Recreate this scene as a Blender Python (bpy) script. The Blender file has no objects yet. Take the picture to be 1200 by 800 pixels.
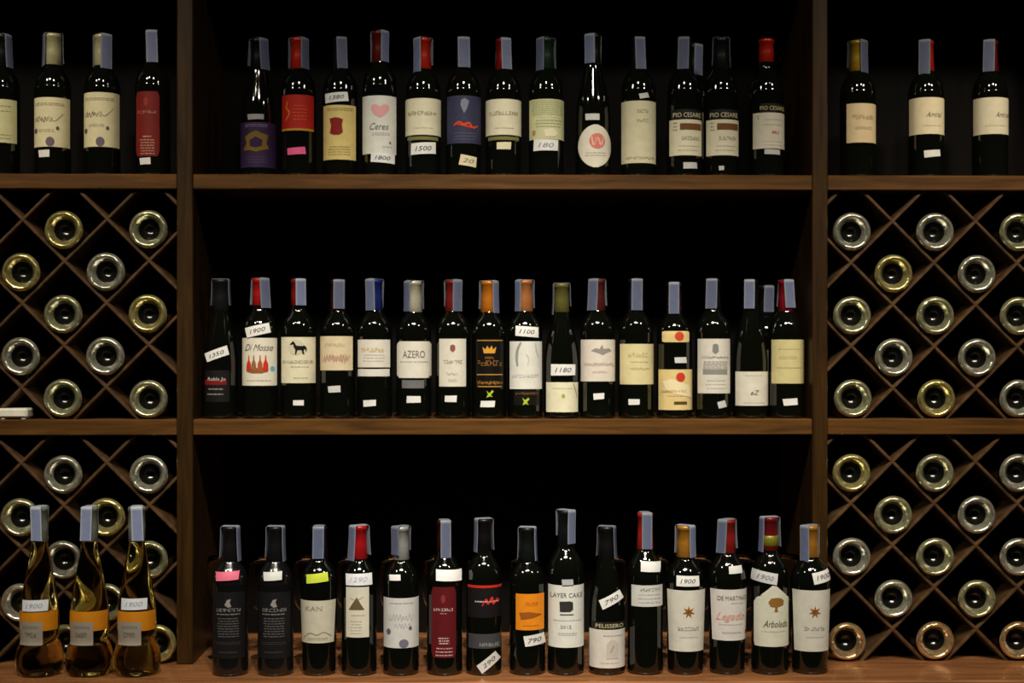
import bpy, math, random
from mathutils import Vector
from mathutils.geometry import tessellate_polygon

random.seed(7)
scene = bpy.context.scene
C = scene.collection

# ------------------------------------------------------------------ camera
D = 3.0                      # distance from the lens to the cabinet front (y = 0)
S = 0.00182                  # metres per photograph pixel on the cabinet front
FPX = D / S                  # focal length in pixels of the 1200 px wide frame
EYE = 1.5
HOR = 415.0                  # picture row of the eye level
YAW = math.radians(0.9)
CAM = Vector((-D * math.tan(YAW), -D, EYE))
FWD = Vector((math.sin(YAW), math.cos(YAW), 0))
RGT = Vector((math.cos(YAW), -math.sin(YAW), 0))
UPV = Vector((0, 0, 1))

cam_d = bpy.data.cameras.new('camera')
cam = bpy.data.objects.new('camera', cam_d)
C.objects.link(cam)
cam.location = CAM
cam.rotation_euler = (math.pi / 2, 0, -YAW)
cam_d.sensor_width = 36
cam_d.lens = 36 * FPX / 1200
cam_d.shift_y = (HOR - 400) / 1200
cam_d.dof.use_dof = True
cam_d.dof.focus_distance = 2.82
cam_d.dof.aperture_fstop = 2.3
scene.camera = cam

# ------------------------------------------------------------------ world, lamps, exposure
world = bpy.data.worlds.new('world')
scene.world = world
world.use_nodes = True
bg = world.node_tree.nodes['Background']
bg.inputs[0].default_value = (1.0, 0.82, 0.6, 1)
bg.inputs[1].default_value = 0.006

scene.view_settings.view_transform = 'Standard'
scene.view_settings.look = 'None'
scene.view_settings.exposure = 0
scene.view_settings.gamma = 1
scene.view_settings.use_curve_mapping = False


def spot(x, y, z, tx, ty, tz, watts, cone, blend, radius, col=(1.0, 0.89, 0.72)):
    l = bpy.data.lights.new('ceiling_spot', 'SPOT')
    l.energy = watts
    l.spot_size = math.radians(cone)
    l.spot_blend = blend
    l.shadow_soft_size = radius
    l.color = col
    o = bpy.data.objects.new('ceiling_spot', l)
    C.objects.link(o)
    o.location = (x, y, EYE + z)
    d = Vector((tx, ty, EYE + tz)) - o.location
    o.rotation_euler = d.to_track_quat('-Z', 'Y').to_euler()
    return o


# a row of small ceiling spots in front of the cabinet, two per bay
NEUTRAL, WARM = (1.0, 0.91, 0.77), (1.0, 0.85, 0.64)
for lx, lw in ((-2.0, 95), (0.0, 75), (2.0, 100)):
    spot(lx, -2.2, 2.2, lx * 0.5, 0.0, -0.80, lw, 80, 1.0, 0.11, NEUTRAL)
# narrower beams: one on each side bay, two on the centre of the wide bay and its counter
spot(-1.20, -2.0, 2.2, -1.10, 0.0, 0.12, 150, 30, 1.0, 0.08, WARM)
spot(1.20, -2.0, 2.2, 1.12, 0.0, 0.12, 215, 30, 1.0, 0.08, WARM)
spot(0.00, -2.0, 2.2, -0.02, 0.0, -0.20, 260, 32, 1.0, 0.08, NEUTRAL)
spot(0.45, -2.1, 2.2, 0.42, -0.1, -0.62, 190, 34, 1.0, 0.08, NEUTRAL)
spot(-0.45, -2.1, 2.2, -0.42, -0.1, -0.62, 150, 34, 1.0, 0.08, NEUTRAL)

# ------------------------------------------------------------------ materials
MATS = {}


def lin(c):
    out = []
    for v in c[:3]:
        v = v / 255.0
        out.append(v / 12.92 if v <= 0.04045 else ((v + 0.055) / 1.055) ** 2.4)
    return (out[0], out[1], out[2], 1.0)


def base_mat(name):
    m = bpy.data.materials.new(name)
    m.use_nodes = True
    return m, m.node_tree, m.node_tree.nodes['Principled BSDF']


def noise_on(nt, bsdf, c, amount, scale, detail=3.0, vec='Object', stretch=(1, 1, 1)):
    tc = nt.nodes.new('ShaderNodeTexCoord')
    mp = nt.nodes.new('ShaderNodeMapping')
    mp.inputs['Scale'].default_value = stretch
    nz = nt.nodes.new('ShaderNodeTexNoise')
    nz.inputs['Scale'].default_value = scale
    nz.inputs['Detail'].default_value = detail
    cr = nt.nodes.new('ShaderNodeValToRGB')
    lo = [v * (1 - amount) for v in c[:3]] + [1]
    hi = [min(1, v * (1 + amount)) for v in c[:3]] + [1]
    cr.color_ramp.elements[0].position = 0.3
    cr.color_ramp.elements[1].position = 0.7
    cr.color_ramp.elements[0].color = lo
    cr.color_ramp.elements[1].color = hi
    nt.links.new(tc.outputs[vec], mp.inputs['Vector'])
    nt.links.new(mp.outputs['Vector'], nz.inputs['Vector'])
    nt.links.new(nz.outputs['Fac'], cr.inputs['Fac'])
    nt.links.new(cr.outputs['Color'], bsdf.inputs['Base Color'])
    return nz


def paper(c, rough=0.55):
    key = ('paper', tuple(c), rough)
    if key not in MATS:
        m, nt, b = base_mat('paper')
        noise_on(nt, b, lin(c), 0.06, 60)
        b.inputs['Roughness'].default_value = rough
        b.inputs['Specular IOR Level'].default_value = 0.25
        MATS[key] = m
    return MATS[key]


def ink(c):
    key = ('ink', tuple(c))
    if key not in MATS:
        m, nt, b = base_mat('ink')
        b.inputs['Base Color'].default_value = lin(c)
        b.inputs['Roughness'].default_value = 0.6
        b.inputs['Specular IOR Level'].default_value = 0.2
        MATS[key] = m
    return MATS[key]


def foil(c):
    key = ('foil', tuple(c))
    if key not in MATS:
        m, nt, b = base_mat('capsule_foil')
        noise_on(nt, b, tuple(v * 0.75 for v in lin(c)[:3]) + (1,), 0.12, 90)
        b.inputs['Roughness'].default_value = 0.32
        b.inputs['Metallic'].default_value = 0.25
        MATS[key] = m
    return MATS[key]


def dark_glass(tint=(0.003, 0.0035, 0.0022), rough=0.06):
    key = ('dg', tint, rough)
    if key not in MATS:
        m, nt, b = base_mat('dark_bottle_glass')
        noise_on(nt, b, tint, 0.2, 8)
        b.inputs['Roughness'].default_value = rough
        b.inputs['IOR'].default_value = 1.75
        MATS[key] = m
    return MATS[key]


def wood(name, c, amount, stretch, rough=0.38, coat=0.0):
    m, nt, b = base_mat(name)
    nz = noise_on(nt, b, lin(c), amount, 9.0, 6.0, 'Object', stretch)
    nz.inputs['Distortion'].default_value = 0.6
    b.inputs['Roughness'].default_value = rough
    b.inputs['Coat Weight'].default_value = coat
    b.inputs['Coat Roughness'].default_value = 0.15
    bp = nt.nodes.new('ShaderNodeBump')
    bp.inputs['Strength'].default_value = 0.12
    bp.inputs['Distance'].default_value = 0.002
    nt.links.new(nz.outputs['Fac'], bp.inputs['Height'])
    nt.links.new(bp.outputs['Normal'], b.inputs['Normal'])
    return m


WOOD_H = wood('stained_wood_along', (88, 58, 25), 0.45, (0.6, 6, 8))
WOOD_V = wood('stained_wood_upright', (52, 34, 10), 0.45, (8, 6, 0.6))
WOOD_SLAT = wood('stained_wood_slat', (84, 62, 40), 0.40, (5, 0.8, 5))
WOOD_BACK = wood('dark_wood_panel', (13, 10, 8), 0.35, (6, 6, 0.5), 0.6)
for _m in (WOOD_H, WOOD_V):
    _m.node_tree.nodes['Principled BSDF'].inputs['Specular IOR Level'].default_value = 0.3
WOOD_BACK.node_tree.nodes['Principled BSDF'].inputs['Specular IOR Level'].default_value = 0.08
WOOD_TOP = wood('varnished_wood_top', (150, 100, 62), 0.35, (0.7, 5, 6), 0.22, 0.3)
PLASTER, _nt, _b = base_mat('dark_plaster')
noise_on(_nt, _b, lin((60, 48, 40)), 0.15, 20)
FLOORM, _nt, _b = base_mat('floor_tile')
noise_on(_nt, _b, lin((70, 56, 44)), 0.2, 12)
_b.inputs['Roughness'].default_value = 0.4


def clear_glass(name, c, rough, ior, trans=1.0):
    m, nt, b = base_mat(name)
    noise_on(nt, b, c, 0.04, 6)
    b.inputs['Roughness'].default_value = rough
    b.inputs['IOR'].default_value = ior
    b.inputs['Transmission Weight'].default_value = trans
    return m


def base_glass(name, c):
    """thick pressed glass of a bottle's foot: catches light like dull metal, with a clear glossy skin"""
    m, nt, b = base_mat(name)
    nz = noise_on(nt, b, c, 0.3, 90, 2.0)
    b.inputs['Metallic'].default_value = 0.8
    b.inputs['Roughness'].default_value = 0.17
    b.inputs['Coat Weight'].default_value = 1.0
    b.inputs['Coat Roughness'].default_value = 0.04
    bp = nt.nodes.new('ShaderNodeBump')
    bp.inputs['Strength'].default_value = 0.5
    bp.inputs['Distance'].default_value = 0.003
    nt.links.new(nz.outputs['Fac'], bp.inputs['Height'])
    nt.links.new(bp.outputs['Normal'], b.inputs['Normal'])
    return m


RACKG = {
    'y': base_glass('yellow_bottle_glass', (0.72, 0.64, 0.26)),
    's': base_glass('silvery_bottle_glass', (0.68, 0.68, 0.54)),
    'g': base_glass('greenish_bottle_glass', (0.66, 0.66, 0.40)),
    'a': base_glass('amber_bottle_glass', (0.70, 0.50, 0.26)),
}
SIDEG = clear_glass('bottle_side_glass', (0.35, 0.38, 0.20), 0.03, 1.45)
PUNT = dark_glass((0.007, 0.007, 0.005), 0.16)
AMBER = clear_glass('amber_wine_glass', (1.0, 0.80, 0.30), 0.0, 1.36)
AMBER_BAND = paper((214, 140, 30), 0.5)
STEMGLASS = clear_glass('stemware_glass', (0.96, 0.97, 0.95), 0.0, 1.25)

# ------------------------------------------------------------------ helpers


def at(px, py, y):
    """point of the plane at depth y that stands at a photograph pixel"""
    d = FWD * FPX + RGT * (px - 600) + UPV * (HOR - py)
    t = (y - CAM.y) / d.y
    return CAM + d * t


def scale_at(y):
    return S * (D + y) / D


def obj(name, verts, faces, mat, parent=None, smooth=False, loc=None):
    me = bpy.data.meshes.new(name)
    me.from_pydata([tuple(v) for v in verts], [], faces)
    if smooth:
        me.polygons.foreach_set('use_smooth', [True] * len(me.polygons))
    me.update()
    if mat:
        me.materials.append(mat)
    o = bpy.data.objects.new(name, me)
    C.objects.link(o)
    if loc is not None:
        o.location = loc
    if parent:
        o.parent = parent
    return o


def thing(name, label, cat, loc, group=None):
    o = bpy.data.objects.new(name, None)
    o.empty_display_size = 0.02
    C.objects.link(o)
    o.location = loc
    o['label'] = label
    o['category'] = cat
    if group:
        o['group'] = group
    return o


def box_data(x0, x1, y0, y1, z0, z1, b=0.0):
    """box with chamfered edges along every side"""
    if b <= 0:
        v = [(x, y, z) for z in (z0, z1) for y in (y0, y1) for x in (x0, x1)]
        f = [(0, 2, 3, 1), (4, 5, 7, 6), (0, 1, 5, 4), (2, 6, 7, 3), (0, 4, 6, 2), (1, 3, 7, 5)]
        return v, f
    v, idx = [], {}
    X, Y, Z = (x0, x1), (y0, y1), (z0, z1)
    for i in (0, 1):
        for j in (0, 1):
            for k in (0, 1):
                sx, sy, sz = 1 - 2 * i, 1 - 2 * j, 1 - 2 * k
                for ax, p in (('x', (X[i], Y[j] + sy * b, Z[k] + sz * b)),
                              ('y', (X[i] + sx * b, Y[j], Z[k] + sz * b)),
                              ('z', (X[i] + sx * b, Y[j] + sy * b, Z[k]))):
                    idx[(i, j, k, ax)] = len(v)
                    v.append(p)
    f = []
    for s in (0, 1):
        f.append([idx[(s, j, k, 'x')] for j, k in ((0, 0), (1, 0), (1, 1), (0, 1))][::(1 if s else -1)])
        f.append([idx[(i, s, k, 'y')] for i, k in ((0, 0), (1, 0), (1, 1), (0, 1))][::(-1 if s else 1)])
        f.append([idx[(i, j, s, 'z')] for i, j in ((0, 0), (1, 0), (1, 1), (0, 1))][::(1 if s else -1)])
    for a in (0, 1):
        for c in (0, 1):
            f.append([idx[(0, a, c, 'y')], idx[(1, a, c, 'y')], idx[(1, a, c, 'z')], idx[(0, a, c, 'z')]])
            f.append([idx[(a, 0, c, 'x')], idx[(a, 1, c, 'x')], idx[(a, 1, c, 'z')], idx[(a, 0, c, 'z')]])
            f.append([idx[(a, c, 0, 'x')], idx[(a, c, 1, 'x')], idx[(a, c, 1, 'y')], idx[(a, c, 0, 'y')]])
            for e in (0, 1):
                f.append([idx[(a, c, e, 'x')], idx[(a, c, e, 'y')], idx[(a, c, e, 'z')]])
    return v, f


def fix_normals(o):
    import bmesh
    bm = bmesh.new()
    bm.from_mesh(o.data)
    bmesh.ops.recalc_face_normals(bm, faces=bm.faces)
    bm.to_mesh(o.data)
    bm.free()


def box(name, x0, x1, y0, y1, z0, z1, mat, parent=None, b=0.0015):
    v, f = box_data(x0, x1, y0, y1, z0, z1, b)
    if parent is not None:
        p = parent.location
        v = [(a - p.x, c - p.y, e - p.z) for a, c, e in v]
    o = obj(name, v, f, mat, parent)
    if b > 0:
        fix_normals(o)
    return o


def catmull(pts, n):
    out = []
    for i in range(len(pts) - 1):
        p0 = pts[max(i - 1, 0)]
        p1, p2 = pts[i], pts[i + 1]
        p3 = pts[min(i + 2, len(pts) - 1)]
        for k in range(n):
            t = k / n
            out.append(tuple(0.5 * ((2 * p1[a]) + (-p0[a] + p2[a]) * t + (2 * p0[a] - 5 * p1[a] + 4 * p2[a] - p3[a]) * t * t
                                    + (-p0[a] + 3 * p1[a] - 3 * p2[a] + p3[a]) * t ** 3) for a in (0, 1)))
    out.append(pts[-1])
    return [(max(r, 0.0), z) for r, z in out]


def lathe(prof, seg=36):
    """revolve (r, z) round z; r = 0 closes to a pole"""
    v, f, rings = [], [], []
    for r, z in prof:
        if r < 1e-6:
            rings.append([len(v)])
            v.append((0, 0, z))
        else:
            rings.append(list(range(len(v), len(v) + seg)))
            for i in range(seg):
                a = 2 * math.pi * i / seg
                v.append((r * math.cos(a), r * math.sin(a), z))
    for A, B in zip(rings, rings[1:]):
        if len(A) == 1 and len(B) == 1:
            continue
        for i in range(seg):
            j = (i + 1) % seg
            if len(A) == 1:
                f.append((A[0], B[j], B[i]))
            elif len(B) == 1:
                f.append((A[i], A[j], B[0]))
            else:
                f.append((A[i], A[j], B[j], B[i]))
    return v, f


def ribbon(path, normals, width, thick, bow=0.0, across=4):
    """closed paper strip following a path in the local x-z plane (x outward), its width along y"""
    v, f = [], []
    n = len(path)
    rows = across + 1
    for side in (1, 0):
        for (px, pz), (nx, nz) in zip(path, normals):
            for j in range(rows):
                u = (j / across - 0.5) * width
                off = thick * side - bow * u * u
                v.append((px + nx * off, u, pz + nz * off))
    N = n * rows
    for i in range(n - 1):
        for j in range(across):
            a, b_, c, d = i * rows + j, i * rows + j + 1, (i + 1) * rows + j + 1, (i + 1) * rows + j
            f.append((a, b_, c, d))
            f.append((N + d, N + c, N + b_, N + a))
        for j in (0, across):
            a, d = i * rows + j, (i + 1) * rows + j
            f.append((a, d, N + d, N + a) if j == 0 else (d, a, N + a, N + d))
    for i in (0, n - 1):
        for j in range(across):
            a, b_ = i * rows + j, i * rows + j + 1
            f.append((b_, a, N + a, N + b_) if i == 0 else (a, b_, N + b_, N + a))
    return v, f


TEXT_CACHE = {}


def text_mesh(s, shear=0.0):
    """flat letter outlines, cap height 1, centred on the origin"""
    key = (s, shear)
    if key in TEXT_CACHE:
        return TEXT_CACHE[key]
    cu = bpy.data.curves.new('text_source', 'FONT')
    cu.body = s
    cu.size = 1.0
    cu.shear = shear
    cu.resolution_u = 2
    cu.align_x = 'CENTER'
    o = bpy.data.objects.new('text_source', cu)
    C.objects.link(o)
    dg = bpy.context.evaluated_depsgraph_get()
    me = o.evaluated_get(dg).to_mesh()
    v = [(p.co.x, p.co.y) for p in me.vertices]
    f = [tuple(p.vertices) for p in me.polygons]
    o.evaluated_get(dg).to_mesh_clear()
    bpy.data.objects.remove(o)
    bpy.data.curves.remove(cu)
    x0, x1 = min(a for a, _ in v), max(a for a, _ in v)
    cap = 0.70
    v = [((x - (x0 + x1) / 2) / cap, (y - cap / 2) / cap) for x, y in v]
    TEXT_CACHE[key] = (v, f, (x1 - x0) / cap)
    return TEXT_CACHE[key]


def tri_fan(poly, rings=3):
    """outline filled with small triangles so that it can follow the curve of the glass"""
    tris = tessellate_polygon([[Vector((x, y, 0)) for x, y in poly]])
    work = [tuple(poly[i] for i in t) for t in tris]
    v, f = [], []
    while work:
        t = work.pop()
        ed = [(math.hypot(t[i][0] - t[(i + 1) % 3][0], t[i][1] - t[(i + 1) % 3][1]), i) for i in range(3)]
        L, i = max(ed)
        if L > 3.2:
            a, b_, c = t[i], t[(i + 1) % 3], t[(i + 2) % 3]
            m = ((a[0] + b_[0]) / 2, (a[1] + b_[1]) / 2)
            work += [(a, m, c), (m, b_, c)]
        else:
            f.append((len(v), len(v) + 1, len(v) + 2))
            v += list(t)
    return v, f


def quad_grid(c0, c1, c2, c3, nu, nv):
    v, f = [], []
    for j in range(nv + 1):
        t = j / nv
        for i in range(nu + 1):
            u = i / nu
            x = (1 - t) * ((1 - u) * c0[0] + u * c1[0]) + t * ((1 - u) * c3[0] + u * c2[0])
            y = (1 - t) * ((1 - u) * c0[1] + u * c1[1]) + t * ((1 - u) * c3[1] + u * c2[1])
            v.append((x, y))
    for j in range(nv):
        for i in range(nu):
            a = j * (nu + 1) + i
            f.append((a, a + 1, a + nu + 2, a + nu + 1))
    return v, f


def shape_width(shape, v):
    """half-width factor of a label at height v (0 top, 1 bottom)"""
    if shape == 'round':
        e = min(v, 1 - v) / 0.12
        return 1.0 if e >= 1 else 0.86 + 0.14 * math.sqrt(max(0, 1 - (1 - e) ** 2))
    if shape == 'oval':
        return math.sqrt(max(0.02, 1 - (2 * v - 1) ** 2))
    if shape == 'gable':
        return 0.08 + 0.92 * min(1, v / 0.24) if v < 0.24 else (1.0 if v < 0.94 else 0.97)
    if shape == 'taper':
        return 1.0 - 0.10 * v
    return 1.0


# ------------------------------------------------------------------ the room
CTR_Z = at(600, 777, 0).z          # counter top
MID_Z = at(600, 491, 0).z          # middle shelf top
TOP_Z = at(600, 204.5, 0).z        # upper shelf top
ROOF_Z = at(600, -63, 0).z         # underside of the cabinet's top board
DEPTH = 0.34


def struct(name, *a, **k):
    o = box(name, *a, **k)
    o['kind'] = 'structure'
    return o


struct('floor', -3.2, 3.2, -4.2, DEPTH + 0.12, -0.06, 0, FLOORM, b=0)
struct('wall_back', -3.2, 3.2, DEPTH + 0.02, DEPTH + 0.12, 0, 4.0, PLASTER, b=0)
struct('ceiling', -3.2, 3.2, -4.2, DEPTH + 0.12, 4.0, 4.06, PLASTER, b=0)

# ------------------------------------------------------------------ the cabinet
XU = [(-150, -131), (207, 226), (952, 970), (1312, 1331)]    # uprights, in pixels of the front plane


def fx(px):
    return at(px, 400, 0).x


cab = thing('wine_cabinet', 'dark stained wooden wall cabinet with open shelves and narrow posts', 'cabinet', (0, 0.17, 0))
up_w = []
for a, b_ in XU:
    x0, x1 = fx(a), fx(b_)
    up_w.append((x0, x1))
    box('upright', x0, x1, 0.0, DEPTH, CTR_Z + 0.0005, ROOF_Z + 0.06, WOOD_V, cab, 0.002)
for (l, r) in ((0, 1), (1, 2), (2, 3)):
    x0, x1 = up_w[l][1], up_w[r][0]
    box('shelf', x0, x1, 0.001, DEPTH, TOP_Z - 0.032, TOP_Z, WOOD_H, cab, 0.002)
    box('shelf', x0, x1, 0.001, DEPTH, MID_Z - 0.034, MID_Z, WOOD_H, cab, 0.002)
    box('top_board', x0, x1, 0.001, DEPTH, ROOF_Z, ROOF_Z + 0.035, WOOD_H, cab, 0.002)
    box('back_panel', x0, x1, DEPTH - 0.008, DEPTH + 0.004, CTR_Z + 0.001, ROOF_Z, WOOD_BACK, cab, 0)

CNT_F = -0.172                      # front edge of the counter
counter = thing('counter', 'varnished brown wooden counter under the cabinet carrying the lowest bottle row', 'counter', (0, 0.1, 0))
XA, XB = up_w[0][0] - 0.02, up_w[3][1] + 0.02
box('worktop', XA, XB, CNT_F, DEPTH + 0.015, CTR_Z - 0.034, CTR_Z, WOOD_TOP, counter, 0.003)
box('plinth', XA + 0.03, XB - 0.03, CNT_F + 0.06, DEPTH + 0.01, 0.001, 0.08, WOOD_BACK, counter, 0.002)
box('base_body', XA + 0.01, XB - 0.01, CNT_F + 0.03, DEPTH + 0.012, 0.08, CTR_Z - 0.0345, WOOD_BACK, counter, 0.002)
nd = 6
for i in range(nd):
    a = XA + 0.02 + (XB - XA - 0.04) * i / nd
    b_ = XA + 0.02 + (XB - XA - 0.04) * (i + 1) / nd
    box('cabinet_door', a + 0.004, b_ - 0.004, CNT_F + 0.012, CNT_F + 0.0295, 0.1, CTR_Z - 0.05, WOOD_V, counter, 0.003)

# ------------------------------------------------------------------ diamond racks
RR = 23.3 * S                       # radius of the lying bottles
ST = 0.0080                         # slat thickness
SLAT_Y0, SLAT_Y1 = 0.012, DEPTH - 0.012


def clip_poly(poly, inside, cross):
    out = []
    for i in range(len(poly)):
        a, b_ = poly[i], poly[(i + 1) % len(poly)]
        ia, ib = inside(a), inside(b_)
        if ia:
            out.append(a)
        if ia != ib:
            out.append(cross(a, b_))
    return out


def clip_rect(poly, x0, x1, z0, z1):
    for ax, val, sg in ((0, x0, 1), (0, x1, -1), (1, z0, 1), (1, z1, -1)):
        if not poly:
            return poly
        poly = clip_poly(poly, lambda p: sg * (p[ax] - val) >= 0,
                         lambda a, b_: tuple(a[k] + (b_[k] - a[k]) * (val - a[ax]) / (b_[ax] - a[ax]) for k in (0, 1)))
    return poly


def lattice(label, bay, z0, z1, xr, cs, ds):
    """crossing slats: cs lists x+y of the rising ones, ds lists x-y of the falling ones (front-plane pixels)"""
    x0, x1 = up_w[bay][1] + 0.0005, up_w[bay + 1][0] - 0.0005
    z0, z1 = z0 + 0.0003, z1 - 0.0003
    rack = thing('diamond_wine_rack', label, 'rack', ((x0 + x1) / 2, 0.17, z0))
    lines = []
    for kind, vals in (('c', cs), ('d', ds)):
        for q in vals:

            py = 357 if z1 > EYE else 640
            px = q - py if kind == 'c' else q + py
            p = at(px, py, 0)
            dv = Vector((1, 1)) if kind == 'c' else Vector((1, -1))
            dv.normalize()
            nv = Vector((-dv.y, dv.x))
            o2 = Vector((p.x, p.z))
            L = 2.0
            quad = [o2 - dv * L - nv * ST / 2, o2 + dv * L - nv * ST / 2, o2 + dv * L + nv * ST / 2, o2 - dv * L + nv * ST / 2]
            poly = clip_rect([tuple(k) for k in quad], x0, x1, z0, z1)
            if kind == 'c':
                lines.append(('c', o2.x - o2.y))
            else:
                lines.append(('d', o2.x + o2.y))
            if len(poly) < 3:
                continue
            n = len(poly)
            dy = 0.0 if kind == 'c' else 0.0006
            if bay == 0:
                dy = 0.0006 - dy
            hw = ST * 0.22
            slim = clip_rect([tuple(k) for k in (o2 - dv * L - nv * hw, o2 + dv * L - nv * hw, o2 + dv * L + nv * hw, o2 - dv * L + nv * hw)], x0, x1, z0, z1)
            layers = [(poly, SLAT_Y0 + 0.0035), (poly, SLAT_Y1)]
            if len(slim) == n:
                layers.insert(0, (slim, SLAT_Y0))          # eased front edge
            v, f = [], []
            for pl, yy in layers:
                v += [(a - rack.location.x, yy + dy - 0.17, b_ - rack.location.z) for a, b_ in pl]
            m = len(layers)
            f = [tuple(range(n)), tuple(range((m - 1) * n, m * n))[::-1]]
            for k in range(m - 1):
                f += [(k * n + i, (k + 1) * n + i, (k + 1) * n + (i + 1) % n, k * n + (i + 1) % n) for i in range(n)]
            o = obj('slat', v, f, WOOD_SLAT, rack)
            fix_normals(o)
    return lines


def seqv(a, step, n0, n1):
    return [a + step * k for k in range(n0, n1 + 1)]


def bottle_profile_lying():
    R = RR
    pr = [(0.0, 0.034), (0.16 * R, 0.033), (0.34 * R, 0.028), (0.46 * R, 0.021), (0.57 * R, 0.0125),
          (0.67 * R, 0.0055), (0.76 * R, 0.0012), (0.83 * R, 0.0004), (0.90 * R, 0.0030), (0.96 * R, 0.0075), (0.99 * R, 0.013), (R, 0.020)]
    body = [(R, 0.10), (R, 0.165), (0.985 * R, 0.18), (0.93 * R, 0.196), (0.8 * R, 0.21), (0.6 * R, 0.222), (0.44 * R, 0.234),
            (0.38 * R, 0.25), (0.36 * R, 0.27)]
    return pr, body


_pr, _bd = bottle_profile_lying()
_base = catmull(_pr, 3)
_cut = next(i for i, (r, z) in enumerate(_base) if r > 0.50 * RR)
LY = {}
_rim = next(i for i, (r, z) in enumerate(_base) if r > 0.955 * RR)
LY['ring'] = lathe(_base[_cut:_rim + 1], 40)
LY['glass'] = lathe(_base[_rim:] + catmull(_bd, 3) + [(0.36 * RR, 0.298), (0.0, 0.299)], 40)
_v, _f = lathe(_base[:_cut + 1], 40)
LY['punt'] = (_v, _f)
_v, _f = lathe([(0.375 * RR, 0.262), (0.385 * RR, 0.263), (0.38 * RR, 0.298), (0.37 * RR, 0.3005), (0.0, 0.301)], 24)
LY['cap'] = (_v, _f)
LYME = {}


def lying_bottle(x, z, tint, label, group, roll):
    root = thing('wine_bottle', label, 'bottle', (x, 0.0, z), group)
    # the bottle's axis runs into the cabinet: local z becomes world +y
    root.rotation_euler = (-math.pi / 2, 0, 0)
    for part, mat in (('glass', SIDEG), ('ring', RACKG[tint]), ('punt', PUNT), ('cap', foil((150, 140, 90)))):
        key = (part, tint if part == 'ring' else '')
        if key not in LYME:
            me = bpy.data.meshes.new('lying_' + part)
            me.from_pydata(LY[part][0], [], LY[part][1])
            me.polygons.foreach_set('use_smooth', [True] * len(me.polygons))
            me.materials.append(mat)
            me.update()
            LYME[key] = me
        nm = {'glass': 'glass_body', 'ring': 'base_ring', 'punt': 'punt', 'cap': 'capsule'}[part]
        o = bpy.data.objects.new(nm, LYME[key])
        C.objects.link(o)
        o.parent = root
        o.rotation_euler = (0, 0, roll)
    return root


ROWN = ['top row', 'second row', 'middle row', 'fourth row', 'bottom row']
COLN = ['closest to the thick post', 'second from the thick post', 'third from the thick post']
TINTN = {'y': 'yellow-tinted', 's': 'silvery clear', 'g': 'greenish clear', 'a': 'amber-tinted'}


def fill_rack(rackname, group, lines, floor_z, rows, from_right):
    xlo, xhi = (up_w[0][1], up_w[1][0]) if from_right else (up_w[2][1], up_w[3][0])
    for ri, row in enumerate(rows):
        order = sorted(row, key=lambda b: -b[0] if from_right else b[0])
        for ci, (px, py, tint) in enumerate(order):
            p = at(px, py, 0)
            x, z = p.x, p.z
            if ri == 4:
                z = floor_z + RR
            else:
                best = None
                for kc, qc in lines:
                    for kd, qd in lines:
                        if kc == 'c' and kd == 'd':
                            ix, iz = (qc + qd) / 2, (qd - qc) / 2
                            dist = abs(ix - p.x) + abs(iz - (p.z - 38 * S))
                            if best is None or dist < best[0]:
                                best = (dist, ix, iz)
                x, z = best[1], best[2] + (RR + ST / 2 + 0.0004) * math.sqrt(2)
            need = RR + ST / 2 + 0.0006
            for _ in range(60):                 # settle clear of slats, shelf and posts
                for kk, qq in lines:
                    sd = ((x - z - qq) if kk == 'c' else (x + z - qq)) / math.sqrt(2)
                    if abs(sd) < need:
                        mv = (need - abs(sd)) * (1 if sd >= 0 else -1) / math.sqrt(2)
                        x += mv
                        z += -mv if kk == 'c' else mv
                x = min(max(x, xlo + RR + 0.0006), xhi - RR - 0.0006)
                z = max(z, floor_z + RR + 0.0005)
            label = '%s bottle base, %s, %s, %s' % (TINTN[tint], ROWN[ri], COLN[ci], rackname)
            lying_bottle(x, z, tint, label, group, random.uniform(0, 6.28))


ln = lattice('diamond lattice rack above the amber bottles, white box in its corner', 0, MID_Z, TOP_Z - 0.032, None,
             seqv(280, 98.8, -2, 3), seqv(-132, -100, -1, 4))
fill_rack('rack above amber bottles', 'lying bottles in the rack above the amber bottles', ln, MID_Z,
          [[(73, 266, 'y'), (173, 267, 'g')], [(21, 321, 'y'), (124, 316, 's')], [(71, 370, 'g'), (173, 366, 'y')],
           [(22, 421, 's'), (123, 419, 's')], [(71, 465, 'g'), (173, 464, 'g')]], True)
ln = lattice('diamond lattice rack standing directly behind three amber bottles', 0, CTR_Z, MID_Z - 0.034, None,
             seqv(565, 100.5, -2, 3), seqv(-419, -101, -1, 4))
fill_rack('rack behind amber bottles', 'lying bottles in the rack behind the amber bottles', ln, CTR_Z,
          [[(72, 552, 's'), (176, 555, 's')], [(20, 605, 'g'), (129, 606, 'y')], [(75, 657, 's'), (183, 651, 'g')],
           [(16, 705, 's'), (129, 703, 'g')], [(76, 752, 'g'), (186, 752, 'y')]], True)
ln = lattice('diamond lattice rack under the shelf with three spaced cream-label bottles', 2, MID_Z, TOP_Z - 0.032, None,
             seqv(1307, 98, -2, 6), seqv(594, 97.5, 0, 6))
fill_rack('rack under three spaced bottles', 'lying bottles in the rack under the three spaced bottles', ln, MID_Z,
          [[(998, 271, 's'), (1095, 270, 's'), (1189, 272, 'g')], [(1047, 318, 'y'), (1145, 321, 's')],
           [(998, 369, 'g'), (1099, 371, 'g'), (1190, 369, 'g')], [(1053, 420, 's'), (1144, 419, 's')],
           [(1001, 466, 'g'), (1099, 465, 'y'), (1195, 466, 's')]], False)
ln = lattice('diamond lattice rack beside the gold-capped star-label bottle on the counter', 2, CTR_Z, MID_Z - 0.034, None,
             seqv(1590, 98, -2, 5), seqv(310, 98, 0, 6))
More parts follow.
